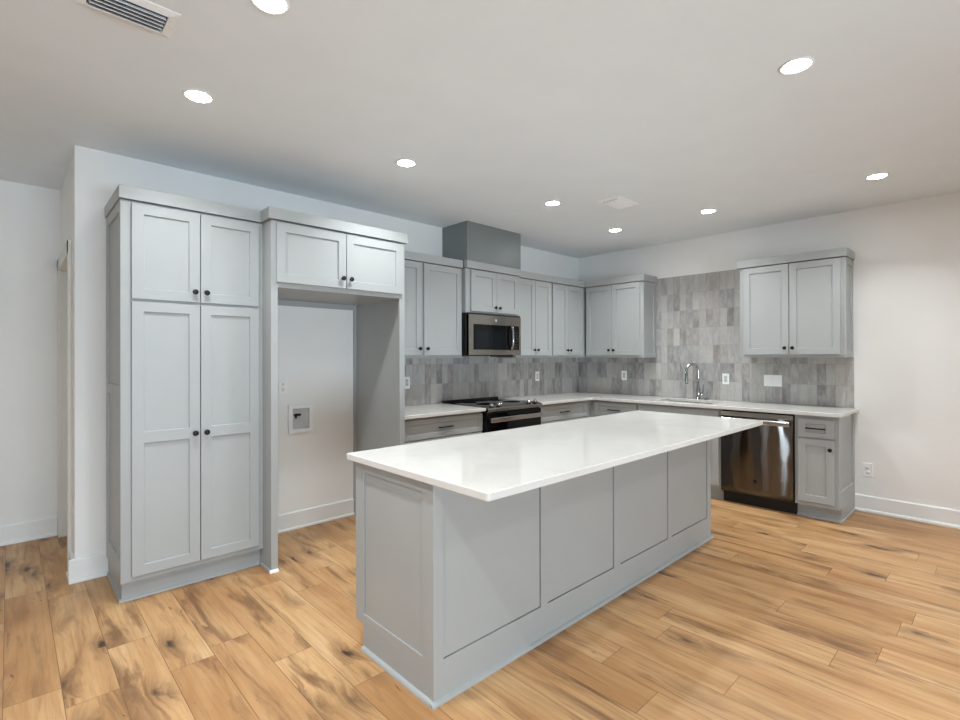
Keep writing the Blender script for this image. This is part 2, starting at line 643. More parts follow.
FF = lambda a, d, z: (a, YF + d, z)
FL = lambda a, d, z: (XL + d, a, z)
holed_wall('wall_front', FF, XL, 0.0, [(-7.3, -5.5), (-5.3, -3.5)], 0.03, 2.3)  # unseen windows, made floor-length for the low fill lamps
window('window_1', FF, -7.3, -5.5, 0.03, 2.3)
window('window_2', FF, -5.3, -3.5, 0.03, 2.3)
holed_wall('wall_left', FL, YF, YH, [(-6.0, -3.2)], 0.3, 2.3)
window('window_3', FL, -6.0, -3.2, 0.3, 2.3)

# hall door with casing
d_o = struct(MB().box(XW + 0.07, XW + 0.11, DY0 + 0.012, DY1 - 0.012, 0.012, DZ - 0.012).build('door_1', 'door_paint'))
cas = MB()
CW = 0.082
cas.box(XW - 0.02, XW, DY0 - CW, DY0 + 0.004, 0, DZ + CW)
cas.box(XW - 0.02, XW, DY1 - 0.004, YH - 0.002, 0, DZ + CW)
cas.box(XW - 0.02, XW, DY0 - CW, YH - 0.002, DZ - 0.004, DZ + CW)
cas.box(XW, XW + 0.07, DY0, DY0 + 0.011, 0, DZ).box(XW, XW + 0.07, DY1 - 0.011, DY1, 0, DZ).box(XW, XW + 0.07, DY0, DY1, DZ - 0.011, DZ)
struct(cas.build('trim_1', 'door_paint', bevel=0.002))

# baseboards with shoe moulding
BP = [(0, 0), (0.030, 0), (0.030, 0.010), (0.026, 0.020), (0.015, 0.024), (0.015, 0.134), (0.009, 0.142), (0, 0.142)]
BPN = [(0, 0), (0.024, 0), (0.024, 0.012), (0.014, 0.020), (0.014, 0.132), (0.009, 0.140), (0, 0.140)]
b = MB(FR()).prism(BP, XW - 0.030, -5.096)
b.box(XW - 0.015, XW, 0.0, -(DY0 - CW), 0, 0.142)
b.box(XW - 0.030, XW - 0.015, 0.0, -(DY0 - CW), 0, 0.016)
struct(b.build('baseboard_back', 'trim_paint'))
struct(MB(FR()).prism(BPN, -4.286, -3.354).build('baseboard_niche', 'trim_paint'))
struct(MB(FS()).prism(BP, 3.008, -YF).build('baseboard_right', 'trim_paint'))
struct(MB(FR(0, YH)).prism(BP, XL, XW - 0.022).build('baseboard_hall', 'trim_paint'))

# ------------------------------------------------------------------ tiled backsplash
ts = MB(FR()).box(-3.2985, -0.0006, 0.0006, 0.008, 0.9145, 1.3712).box(-2.340, -1.572, 0.0006, 0.008, 1.3712, 1.401)
bs = ts.build('tile_backsplash', 'tile', loc=(-1.6, 0, 0.9145), uv=UVR)
tag(bs, 'low band of grey upright stacked tiles on the wall behind the range', 'backsplash')
ts = MB(FS())
ts.box(0.0090, 3.004, 0.0006, 0.008, 0.9145, 1.3712).box(1.106, 2.140, 0.0006, 0.008, 1.3712, 2.296)
bs = ts.build('tile_backsplash', 'tile', loc=(0, -1.6, 0.9145), uv=UVS)
tag(bs, 'grey stacked tile wall behind the sink, rising high between two wall cabinets', 'backsplash')

# ------------------------------------------------------------------ hardware
def knob(parent, fr, a, d, z):
    m = MB(fr)
    m.lathe((a, d, z), (0, 1, 0), [(0.0085, 0.0), (0.0085, 0.002), (0.005, 0.004), (0.005, 0.013), (0.0135, 0.017), (0.0165, 0.021), (0.0160, 0.025), (0.010, 0.0285), (0, 0.029)], 18)
    return m.build('knob', 'black_metal', parent)


def pull(parent, fr, a, d, z, half=0.078):
    m = MB(fr)
    m.box(a - half, a + half, d + 0.022, d + 0.032, z - 0.005, z + 0.005)
    for q in (-half * 0.8, half * 0.8):
        m.box(a + q - 0.004, a + q + 0.004, d, d + 0.023, z - 0.004, z + 0.004)
    return m.build('pull', 'black_metal', parent, bevel=0.0015, weld=False)


def door(root, fr, a0, a1, z0, z1, d, hinge, kz=None, panels=None):
    o = MB(fr).shaker(a0 + 0.001, a1 - 0.001, z0 + 0.001, z1 - 0.001, d, panels=panels).build('door', 'cabinet_paint', root)
    kz = kz if kz is not None else z0 + 0.062
    ka = a1 - 0.030 if hinge == 'l' else a0 + 0.030
    knob(o, fr, ka, d + 0.021, kz)
    return o


def drawer(root, fr, a0, a1, z0, z1, d, st=0.045, half=0.078, name='drawer', p=True, sv=None):
    m = MB(fr)
    sv = sv or 0.042
    m.shaker(a0, a1, z0, z1, d, st=st, panels=[(z0 + sv, z1 - sv)])
    o = m.build(name, 'cabinet_paint', root)
    if p:
        pull(o, fr, (a0 + a1) / 2, d + 0.012, (z0 + z1) / 2, half)
    return o


def crown(root, fr, a0, a1, d, z0, oh=0.024, h=0.077, ends=(True, True)):
    """flat crown board across the top front, returned along the open ends"""
    e0, e1 = (oh if ends[0] else 0), (oh if ends[1] else 0)
    m = MB(fr).box(a0 - e0, a1 + e1, 0.0092 if (e0 or e1) else d - 0.02, d + oh, z0 + 0.004, z0 + h)
    return m.build('crown', 'cabinet_paint', root, bevel=0.0015)


UD, UB, UT = 0.304, 1.372, 2.244


def wall_cabinet(label, fr, a0, a1, doors, d=UD, z0=UB, z1=UT, dz0=None, open_end=None, cr_ends=(False, False), at=None, kz=0.062, dtop=None):
    loc = fr((a0 + a1) / 2, 0, z0)
    root = thing('upper_cabinet', loc, label, 'cabinet')
    m = MB(fr).box(a0, a1, 0.0005, d, z0, z1)
    m.build('case', 'cabinet_paint', root, bevel=0.001)
    dz0 = dz0 if dz0 is not None else z0 + 0.026
    for (q0, q1, hg) in doors:
        door(root, fr, q0, q1, dz0, z1 - 0.005, d, hg, dz0 + kz)
    crown(root, fr, a0, a1, d, z1, ends=cr_ends)
    if open_end is not None:
        end_panel(root, fr, open_end, d, z0, z1, a1 if open_end > 0 else a0)
    return root


def end_panel(root, fr, side, d, z0, z1, a, st=0.055, panels=None, d_in=0.012, th=0.012):
    """applied framed panel on the open end of a cabinet (its local plane is d/z)"""
    if side > 0:
        f2 = lambda a_, d_, z_: fr(a + d_, a_, z_)
    else:
        f2 = lambda a_, d_, z_: fr(a - d_, a_, z_)
    return MB(f2).shaker(d_in, d, z0, z1, 0.0, th=th, st=st, rec=0.0105, sl=0.002, ch=0.0008, panels=panels).build('end_panel', 'cabinet_paint', root)


RW, SW = FR(), FS()

# ------------------------------------------------------------------ pantry
P0a, P1a, PD = -5.094, -4.3335, 0.568
ZC = 2.270
root = thing('pantry_cabinet', (-4.714, -PD / 2, 0), 'tall grey four-door pantry cabinet standing at the left end of the kitchen wall', 'cabinet')
MB(RW).box(P0a, P1a, 0.0005, PD, 0.118, ZC).build('case', 'cabinet_paint', root, bevel=0.001)
MB(RW).box(P0a + 0.001, P1a, 0.0005, 0.515, 0, 0.1185).build('toe_kick', 'cabinet_paint', root)
m = MB(RW).prism([(0.515, 0), (0.530, 0), (0.528, 0.010), (0.515, 0.018)], P0a - 0.012, P1a)
m.box(P0a - 0.012, P0a + 0.001, 0.03, 0.515, 0, 0.016)
m.build('shoe_moulding', 'cabinet_paint', root)
end_panel(root, RW, -1, PD, 0.118, ZC, P0a, st=0.055, panels=[(0.24, 1.165), (1.225, ZC - 0.06)])
mid = (0.897, 0.960)
door(root, RW, -5.057, -4.7105, 0.148, 1.703, PD, 'l', 0.928, [(0.205, mid[0]), (mid[1], 1.646)])
door(root, RW, -4.7075, -4.361, 0.148, 1.703, PD, 'r', 0.928, [(0.205, mid[0]), (mid[1], 1.646)])
door(root, RW, -5.057, -4.7105, 1.716, ZC - 0.012, PD, 'l', 1.716 + 0.062)
door(root, RW, -4.7075, -4.361, 1.716, ZC - 0.012, PD, 'r', 1.716 + 0.062)
crown(root, RW, P0a, P1a, PD, ZC, oh=0.020, ends=(True, False))

# ------------------------------------------------------------------ refrigerator surround
FDp = 0.713
F0, F1 = -4.3325, -3.300
root = thing('refrigerator_surround', (-3.807, -FDp / 2, 0), 'grey surround for a missing refrigerator, two-door cabinet across the top, open bay below', 'cabinet')
m = MB(RW).box(F0, F0 + 0.043, 0.0005, FDp, 0, ZC)
pl = m.build('side_panel', 'cabinet_paint', root, bevel=0.001)
sm = MB(RW).prism([(FDp, 0), (FDp + 0.013, 0), (FDp + 0.011, 0.010), (FDp, 0.017)], F0 - 0.012, F0 + 0.043)
sm.build('shoe_moulding', 'trim_paint', pl)
MB(RW).box(F0 - 0.012, F0, 0.5325, FDp, 0, 0.016).build('shoe_moulding', 'cabinet_paint', pl)
MB(RW).box(F1 - 0.028, F1, 0.0005, FDp, 0, ZC).box(F1 - 0.047, F1 - 0.028, FDp - 0.02, FDp, 0, 1.8375).build('side_panel', 'cabinet_paint', root)
MB(RW).box(F0 + 0.043, F1 - 0.028, 0.0005, FDp - 0.0015, 1.838, ZC).build('case', 'cabinet_paint', root, bevel=0.001)
MB(RW).box(F0 + 0.043, F1 - 0.028, 0.0005, 0.019, 1.795, 1.838).build('nailer', 'cabinet_paint', root)
MB(RW).box(F1 - 0.052, F1 - 0.028, 0.0005, 0.019, 0.0, 1.795).build('scribe', 'cabinet_paint', root)
door(root, RW, -4.302, -3.8115, 1.870, ZC - 0.012, FDp, 'l', 1.870 + 0.070)
door(root, RW, -3.8085, -3.332, 1.870, ZC - 0.012, FDp, 'r', 1.870 + 0.070)
m = MB(RW).box(F0 + 0.0005, F1, 0.0006, FDp + 0.020, ZC + 0.006, ZC + 0.077)
m.box(F1, F1 + 0.020, UD + 0.026, FDp + 0.020, ZC + 0.006, ZC + 0.077)
m.box(F0 - 0.020, F0 + 0.0005, PD + 0.0215, FDp + 0.020, ZC + 0.006, ZC + 0.077)
m.build('crown', 'cabinet_paint', root)

# ------------------------------------------------------------------ wall cabinets
wall_cabinet('grey two-door wall cabinet between the refrigerator surround and the microwave', RW, -3.2990, -2.3445,
             [(-3.275, -2.8415, 'l'), (-2.8155, -2.364, 'r')])
MD = 0.357
root = wall_cabinet('short grey two-door cabinet mounted directly above the microwave', RW, -2.341, -1.571,
                    [(-2.285, -1.9315, 'l'), (-1.9285, -1.600, 'r')], d=MD, z0=1.817, dz0=1.832, kz=0.05)
ch = MB(RW).box(-2.341, -1.571, 0.0005, MD + 0.022, 2.3225, H - 0.0005)
vc = ch.build('vent_chase', 'chase_paint', loc=(-1.956, -0.18, 2.3225), bevel=0.001)
tag(vc, 'plain grey boxed vent chase rising from the cabinet over the microwave to the ceiling', 'vent chase')
wall_cabinet('grey two-door wall cabinet just right of the microwave', RW, -1.570, -0.9635,
             [(-1.550, -1.2655, 'l'), (-1.2625, -0.978, 'r')])
wall_cabinet('grey two-door wall cabinet filling the inside corner of the range wall', RW, -0.9630, -0.0005,
             [(-0.950, -0.6585, 'l'), (-0.6555, -0.345, 'r')])
wall_cabinet('grey two-door wall cabinet on the sink wall, left of the tall tile', SW, 0.3290, 1.1035,
             [(0.347, 0.7085, 'l'), (0.7115, 1.073, 'r')], open_end=1, cr_ends=(False, True))
wall_cabinet('grey two-door wall cabinet standing alone over the dishwasher, right of the tall tile', SW, 2.1430, 2.9900,
             [(2.180, 2.5715, 'l'), (2.5745, 2.966, 'r')], open_end=1, cr_ends=(True, True))

# ------------------------------------------------------------------ base cabinets
BD, BT = 0.604, 0.8828


def base_cabinet(label, fr, a0, a1, toe=True, name='base_cabinet', dep=BD):
    root = thing(name, fr((a0 + a1) / 2, dep / 2, 0), label, 'cabinet')
    MB(fr).box(a0, a1, 0.0005, dep, 0.114, BT).build('case', 'cabinet_paint', root, bevel=0.001)
    if toe:
        MB(fr).box(a0, a1, 0.0005, dep - 0.075, 0, 0.1145).build('toe_kick', 'cabinet_paint', root)
    return root


r_ = base_cabinet('grey base cabinet with one wide drawer, between refrigerator surround and range', RW, -3.2990, -2.364)
drawer(r_, RW, -3.262, -2.372, 0.700, 0.866, BD, st=0.05)
door(r_, RW, -3.262, -2.8185, 0.145, 0.690, BD, 'l', 0.63)
door(r_, RW, -2.8155, -2.372, 0.145, 0.690, BD, 'r', 0.63)
r_ = base_cabinet('grey base cabinet with one drawer, between the range and the inside corner', RW, -1.578, -0.6050)
drawer(r_, RW, -1.560, -0.712, 0.700, 0.866, BD, st=0.05)
door(r_, RW, -1.560, -1.1375, 0.145, 0.690, BD, 'l', 0.63)
door(r_, RW, -1.1345, -0.712, 0.145, 0.690, BD, 'r', 0.63)
r_ = base_cabinet('grey drawer base cabinet on the sink wall, beside the inside corner', SW, 0.0005, 1.2055)
drawer(r_, SW, 0.668, 1.192, 0.700, 0.866, BD, st=0.05)
door(r_, SW, 0.668, 1.192, 0.145, 0.690, BD, 'r', 0.63)
# sink base: an open-topped carcass so that the basin hangs inside
r_ = thing('sink_cabinet', SW(1.639, BD / 2, 0), 'grey base cabinet under the sink with a plain drawerless front', 'cabinet')
m = MB(SW).box(1.2060, 1.224, 0.0005, BD, 0.114, BT).box(2.053, 2.0715, 0.0005, BD, 0.114, BT).box(1.224, 2.053, 0.0005, BD, 0.114, 0.132)
m.box(1.224, 2.053, BD - 0.018, BD, 0.132, BT)
m.build('case', 'cabinet_paint', r_, bevel=0.001)
MB(SW).box(1.2060, 2.0715, 0.0005, BD - 0.075, 0, 0.1145).build('toe_kick', 'cabinet_paint', r_)
MB(SW).box(1.221, 2.058, BD, BD + 0.019, 0.700, 0.866).build('false_front', 'cabinet_paint', r_, bevel=0.002)
door(r_, SW, 1.221, 1.6375, 0.145, 0.690, BD, 'l', 0.63)
door(r_, SW, 1.6405, 2.058, 0.145, 0.690, BD, 'r', 0.63)
# end cabinet
EA0, EA1 = 2.690, 2.996
r_ = base_cabinet('narrow grey base cabinet at the open end, one drawer over one door', SW, EA0, EA1)
drawer(r_, SW, 2.716, 2.980, 0.697, 0.852, BD, st=0.060, half=0.072, sv=0.040)
d_ = MB(SW).shaker(2.716, 2.980, 0.150, 0.684, BD).build('door', 'cabinet_paint', r_)
knob(d_, SW, 2.952, BD + 0.021, 0.607)
end_panel(r_, SW, 1, BD, 0.114, BT, EA1, st=0.055, panels=[(0.25, BT - 0.004)])
m = MB(SW).box(EA1, EA1 + 0.0115, 0.0125, BD - 0.075, 0, 0.1138)
m.prism([(BD - 0.075, 0), (BD - 0.062, 0), (BD - 0.064, 0.010), (BD - 0.075, 0.016)], EA0, EA1 + 0.02)
m.box(EA1 + 0.0115, EA1 + 0.023, 0.034, BD - 0.075, 0, 0.014)
m.build('shoe_moulding', 'cabinet_paint', r_)

# ------------------------------------------------------------------ countertops
CT0, CT1, CD = 0.8840, 0.9142, 0.6633
o = MB(RW).box(-3.2985, -2.3650, 0.0005, CD, CT0, CT1).build('countertop', 'quartz', loc=(-2.82, -0.33, CT0), bevel=0.003)
tag(o, 'short white quartz countertop between the refrigerator surround and the range', 'countertop')
SK = (1.345, 1.945, 0.135, 0.505)      # sink cut-out a0 a1 d0 d1 on the sink wall
# L-shaped top with the sink cut-out, built as one grid of cells
xs = sorted([-1.5775, -CD, -SK[3], -SK[2], -0.0005])
ys = sorted([-0.0005, -CD, -SK[0], -SK[1], -3.038])
keep = set()
for ii in range(len(xs) - 1):
    for jj in range(len(ys) - 1):
        cx_, cy_ = (xs[ii] + xs[ii + 1]) / 2, (ys[jj] + ys[jj + 1]) / 2
        on = (cy_ > -CD) or (cx_ > -CD)
        if -SK[3] < cx_ < -SK[2] and -SK[1] < cy_ < -SK[0]:
            on = False
        if on:
            keep.add((ii, jj))
m = MB()
for (ii, jj) in keep:
    a0_, a1_, b0_, b1_ = xs[ii], xs[ii + 1], ys[jj], ys[jj + 1]
    m.quad((a0_, b0_, CT1), (a1_, b0_, CT1), (a1_, b1_, CT1), (a0_, b1_, CT1))
    m.quad((a0_, b0_, CT0), (a1_, b0_, CT0), (a1_, b1_, CT0), (a0_, b1_, CT0))
    for (di, dj, e) in ((-1, 0, ((a0_, b0_), (a0_, b1_))), (1, 0, ((a1_, b0_), (a1_, b1_))), (0, -1, ((a0_, b0_), (a1_, b0_))), (0, 1, ((a0_, b1_), (a1_, b1_)))):
        if (ii + di, jj + dj) not in keep:
            (p, q), (r, s) = e
            m.quad((p, q, CT0), (r, s, CT0), (r, s, CT1), (p, q, CT1))
o = m.build('countertop', 'quartz', loc=(-0.33, -1.0, CT0), bevel=0.003)
tag(o, 'L-shaped white quartz countertop running from the range round the corner past the sink', 'countertop')

# ------------------------------------------------------------------ sink and faucet
a0_, a1_, d0_, d1_ = SK[0] - 0.006, SK[1] + 0.006, SK[2] - 0.006, SK[3] + 0.006
root = thing('sink', SW(1.645, 0.32, 0.70), 'stainless undermount sink basin set into the countertop below the faucet', 'sink')
zt, zb, t_ = CT0 - 0.0005, 0.70, 0.004
m = MB(SW)
m.box(a0_, a1_, d0_, d1_, zb, zb + t_)
m.box(a0_, a0_ + t_, d0_, d1_, zb, zt).box(a1_ - t_, a1_, d0_, d1_, zb, zt).box(a0_, a1_, d0_, d0_ + t_, zb, zt).box(a0_, a1_, d1_ - t_, d1_, zb, zt)
m.build('basin', 'stainless', root, uv=UVS)
MB(SW).lathe((1.645, 0.25, zb + t_), (0, 0, 1), [(0.045, 0), (0.045, 0.003), (0.03, 0.004), (0.028, 0.0015), (0, 0.0015)], 24).build('drain', 'chrome', root)
fa, fd = 1.636, 0.085
root = thing('faucet', SW(fa, fd, CT1), 'chrome gooseneck pull-down faucet standing behind the sink', 'faucet')
m = MB(SW).lathe((fa, fd, CT1), (0, 0, 1), [(0.027, 0), (0.027, 0.006), (0.023, 0.010), (0.0215, 0.06), (0.0215, 0.115), (0.016, 0.135), (0.0125, 0.150), (0.0125, 0.20)], 24)
m.build('base', 'chrome', root)
pts = [(fa, fd, CT1 + 0.19)]
R_ = 0.070
ux, uy = -0.55, 0.835        # the neck swings out towards the left of the basin
ln = math.hypot(ux, uy); ux, uy = ux / ln, uy / ln
zc_ = 1.228
pts.append((fa, fd, 1.15))
for q in range(0, 13):
    th = math.pi * q / 12
    rr = R_ * (1 - math.cos(th))
    pts.append((fa + ux * rr, fd + uy * rr, zc_ + R_ * math.sin(th)))
ex_, ey_ = fa + ux * 2 * R_, fd + uy * 2 * R_
pts.append((ex_, ey_, 1.205))
MB(SW).tube(pts, 0.0135, 14).build('spout', 'chrome', root)
MB(SW).lathe((ex_, ey_, 1.207), (0, 0, -1), [(0.0125, 0), (0.0145, 0.006), (0.0155, 0.05), (0.0185, 0.10), (0.0185, 0.118), (0.012, 0.121), (0, 0.121)], 20).build('spray_head', 'chrome', root)
m = MB(SW)
m.tube([(fa + 0.018, fd, CT1 + 0.060), (fa + 0.050, fd, CT1 + 0.060)], [0.0125, 0.0125], 14)
m.tube([(fa + 0.046, fd, CT1 + 0.058), (fa + 0.055, fd + 0.004, CT1 + 0.10), (fa + 0.060, fd + 0.010, CT1 + 0.165)], [0.008, 0.006, 0.0045], 12)
m.build('lever', 'chrome', root, weld=False)
o = MB(SW).lathe((1.735, 0.095, CT1), (0, 0, 1), [(0.022, 0), (0.022, 0.004), (0.016, 0.008), (0.015, 0.020), (0.009, 0.024), (0, 0.024)], 20).build('air_switch', 'chrome', loc=SW(1.735, 0.095, CT1))
tag(o, 'small round chrome cap on the countertop just right of the faucet', 'button')

# ------------------------------------------------------------------ range
RA0, RA1 = -2.3600, -1.5820
root = thing('range', (-1.971, -0.34, 0), 'stainless and black slide-in electric range with four front knobs', 'range')
m = MB(RW).box(RA0, RA1, 0.012, 0.640, 0.02, 0.905)
m.build('body', 'black_enamel', root, bevel=0.002)
for fa_, fd_ in ((RA0 + 0.05, 0.06), (RA1 - 0.05, 0.06), (RA0 + 0.05, 0.58), (RA1 - 0.05, 0.58)):
    MB(RW).lathe((fa_, fd_, 0), (0, 0, 1), [(0.02, 0), (0.02, 0.012), (0.012, 0.021)], 14).build('foot', 'black_rough', root)
m = MB(RW).box(RA0, RA1, 0.030, 0.600, 0.9055, 0.9205)
ck = m.build('cooktop', 'black_glass', root, bevel=0.002)
for (ba, bd_, br) in ((-2.16, 0.20, 0.085), (-1.78, 0.20, 0.085), (-2.15, 0.44, 0.105), (-1.79, 0.44, 0.095)):
    ring = MB(RW)
    ring.lathe((ba, bd_, 0.9208), (0, 0, 1), [(br - 0.004, 0), (br - 0.004, 0.0003), (br, 0.0003), (br, 0)], 40)
    ring.build('burner_ring', 'burner_print', ck)
MB(RW).prism([(0.012, 0.9055), (0.055, 0.9055), (0.055, 0.926), (0.045, 0.940), (0.012, 0.940)], RA0, RA1).build('rear_trim', 'black_enamel', root, bevel=0.003)
# sloped control panel
cpn = MB(RW).prism([(0.600, 0.9055), (0.600, 0.9215), (0.615, 0.9235), (0.678, 0.906), (0.684, 0.898), (0.684, 0.874), (0.640, 0.868), (0.640, 0.9055)], RA0, RA1)
cpn.build('control_panel', 'stainless', root, uv=UVR)
for ka_ in (-2.283, -2.186, -1.756, -1.660):
    nrm = Vector((0, 0.268, 0.963))
    c0 = Vector((ka_, 0.648, 0.9143))
    kb = MB(RW).lathe(tuple(c0), tuple(nrm), [(0.024, 0), (0.024, 0.004), (0.0185, 0.006), (0.0185, 0.006)], 22)
    kbo = kb.build('knob', 'black_metal', root)
    MB(RW).lathe(tuple(c0 + nrm * 0.006), tuple(nrm), [(0.0185, 0), (0.020, 0.014), (0.0185, 0.026), (0.012, 0.029), (0, 0.029)], 22).build('knob_cap', 'stainless_bright', kbo, uv=UVR)
dr = MB(RW).box(RA0 + 0.004, RA1 - 0.004, 0.6405, 0.670, 0.235, 0.862).build('oven_door', 'black_glass', root, bevel=0.004)
MB(RW).box(RA0 + 0.12, RA1 - 0.12, 0.670, 0.6715, 0.36, 0.66).build('window', 'window_glass', dr)
m = MB(RW).box(RA0 + 0.018, RA1 - 0.030, 0.696, 0.716, 0.776, 0.820)
m.build('handle', 'stainless_bright', dr, bevel=0.007, seg=3, uv=UVR)
for q in (RA0 + 0.05, RA1 - 0.05):
    MB(RW).box(q - 0.014, q + 0.014, 0.670, 0.698, 0.782, 0.812).build('handle_bracket', 'stainless', dr, bevel=0.003, uv=UVR)
MB(RW).box(RA0 + 0.004, RA1 - 0.004, 0.6405, 0.668, 0.045, 0.225).build('storage_drawer', 'black_enamel', root, bevel=0.004)

# ------------------------------------------------------------------ microwave
MA0, MA1, MZ0, MZ1 = -2.3400, -1.5950, 1.402, 1.8150
root = thing('microwave', (-1.968, -0.19, MZ0), 'stainless over-the-range microwave with dark window and side handle', 'microwave')
MB(RW).box(MA0, MA1, 0.010, 0.372, MZ0, MZ1).build('body', 'black_enamel', root, bevel=0.002)
fd0, fd1 = 0.3725, 0.400
m = MB(RW)
GA0, GA1, GZ0, GZ1 = -2.279, -1.622, 1.455, 1.705     # dark glass area
m.box(MA0, GA0, fd0, fd1, MZ0, 1.798).box(GA1, MA1, fd0, fd1, MZ0, 1.798).box(GA0, GA1, fd0, fd1, MZ0, GZ0).box(GA0, GA1, fd0, fd1, GZ1, 1.798)
m.build('front_frame', 'stainless', root, uv=UVR)
MB(RW).box(MA0 + 0.003, MA1 - 0.003, fd0, fd1 - 0.006, 1.7985, MZ1 - 0.001).build('vent_grille', 'black_rough', root)
dr = MB(RW).box(GA0, -1.745, fd0, fd1 - 0.002, GZ0, GZ1).build('door', 'black_glass', root)
MB(RW).box(-2.255, -1.86, fd1 - 0.0018, fd1 - 0.0006, 1.480, 1.645).build('window', 'window_glass', dr)
MB(RW).tube([(-1.753, 0.398, 1.700), (-1.752, 0.420, 1.690), (-1.751, 0.432, 1.655), (-1.751, 0.436, 1.58), (-1.751, 0.432, 1.505), (-1.752, 0.420, 1.470), (-1.753, 0.398, 1.458)], 0.0125, 14).build('handle', 'chrome', dr)
cpn = MB(RW).box(-1.744, GA1, fd0, fd1 - 0.002, GZ0, GZ1).build('control_panel', 'black_glass', root)
for rr_ in range(6):
    for cc_ in range(3):
        a_ = -1.716 + cc_ * 0.030
        z_ = 1.635 - rr_ * 0.031
        MB(RW).box(a_ - 0.008, a_ + 0.008, fd1 - 0.0018, fd1 - 0.0008, z_ - 0.006, z_ + 0.006).build('button', 'burner_print', cpn)
MB(RW).box(-1.722, -1.645, fd1 - 0.0018, fd1 - 0.0008, 1.662, 1.690).build('display', 'window_glass', cpn)
MB(RW).lathe((-1.968, fd1, 1.750), (0, 1, 0), [(0.014, 0), (0.014, 0.0015), (0, 0.0015)], 20).build('badge', 'logo_grey', root)
MB(RW).box(-2.32, -1.62, 0.03, 0.30, MZ0 - 0.010, MZ0).build('filter_panel', 'black_rough', root)
MB(RW).box(-1.96, -1.68, 0.31, 0.365, MZ0 - 0.018, MZ0).build('lamp_cover', 'black_rough', root)

# ------------------------------------------------------------------ dishwasher
DA0, DA1 = 2.0745, 2.6860
root = thing('dishwasher', SW(2.38, 0.3, 0), 'stainless dishwasher with bar handle built in beneath the sink-wall countertop', 'dishwasher')
MB(SW).box(DA0, DA1, 0.012, 0.585, 0.100, 0.880).build('tub', 'black_rough', root)
MB(SW).box(DA0, DA1, 0.012, 0.545, 0.0, 0.100).build('toe_panel', 'black_rough', root)
m = MB(SW)
# door skin in a fine grid, gently crowned from top to bottom
n_ = 16
for jj in range(n_):
    z0_, z1_ = 0.116 + (0.866 - 0.116) * jj / n_, 0.116 + (0.866 - 0.116) * (jj + 1) / n_
    g = lambda z: 0.620 + 0.006 * math.sin(math.pi * (z - 0.116) / 0.75)
    m.smooth.add(len(m.f))
    m.quad((DA0 + 0.004, g(z0_), z0_), (DA1 - 0.004, g(z0_), z0_), (DA1 - 0.004, g(z1_), z1_), (DA0 + 0.004, g(z1_), z1_))
g = lambda z: 0.620 + 0.006 * math.sin(math.pi * (z - 0.116) / 0.75)
zz = [0.116 + 0.75 * jj / n_ for jj in range(n_ + 1)]
for aa in (DA0 + 0.004, DA1 - 0.004):
    for z0_, z1_ in zip(zz, zz[1:]):
        m.quad((aa, 0.586, z0_), (aa, g(z0_), z0_), (aa, g(z1_), z1_), (aa, 0.586, z1_))
for z_ in (zz[0], zz[-1]):
    m.quad((DA0 + 0.004, 0.586, z_), (DA1 - 0.004, 0.586, z_), (DA1 - 0.004, g(z_), z_), (DA0 + 0.004, g(z_), z_))
dr = m.build('door', 'stainless_door', root, uv=UVS)
MB(SW).box(DA0 + 0.004, DA1 - 0.004, 0.612, 0.6275, 0.826, 0.8665).build('control_strip', 'stainless_bright', root, uv=UVS)
m = MB(SW).prism([(0.662, 0.772), (0.684, 0.772), (0.690, 0.780), (0.690, 0.806), (0.684, 0.815), (0.662, 0.815)], DA0 + 0.03, DA1 - 0.018)
m.build('handle', 'stainless_bright', dr, uv=UVS)
for q in (DA0 + 0.05, DA1 - 0.04):
    MB(SW).box(q - 0.016, q + 0.016, 0.622, 0.664, 0.776, 0.811).build('handle_bracket', 'stainless', dr, uv=UVS)
MB(SW).lathe((2.378, 0.622, 0.245), (0, 1, 0), [(0.016, 0), (0.016, 0.003), (0.013, 0.004), (0, 0.004)], 20).build('badge', 'black_metal', dr)

# ------------------------------------------------------------------ island
IX0, IX1, IY0, IY1 = -4.335, -1.660, -2.400, -1.792
ITOE, ITB = 0.1195, -1.8625
root = thing('kitchen_island', ((IX0 + IX1) / 2, (IY0 + IY1) / 2, 0), 'long grey panelled island base standing on the oak floor under its white top', 'island')
th_ = 0.020
m = MB().box(IX0 + th_, IX1 - th_, IY0 + th_, IY1, ITOE, 0.8835).box(IX0 + th_, IX1 - th_, IY0 + th_, ITB, 0, ITOE)
m.build('case', 'cabinet_paint', root)


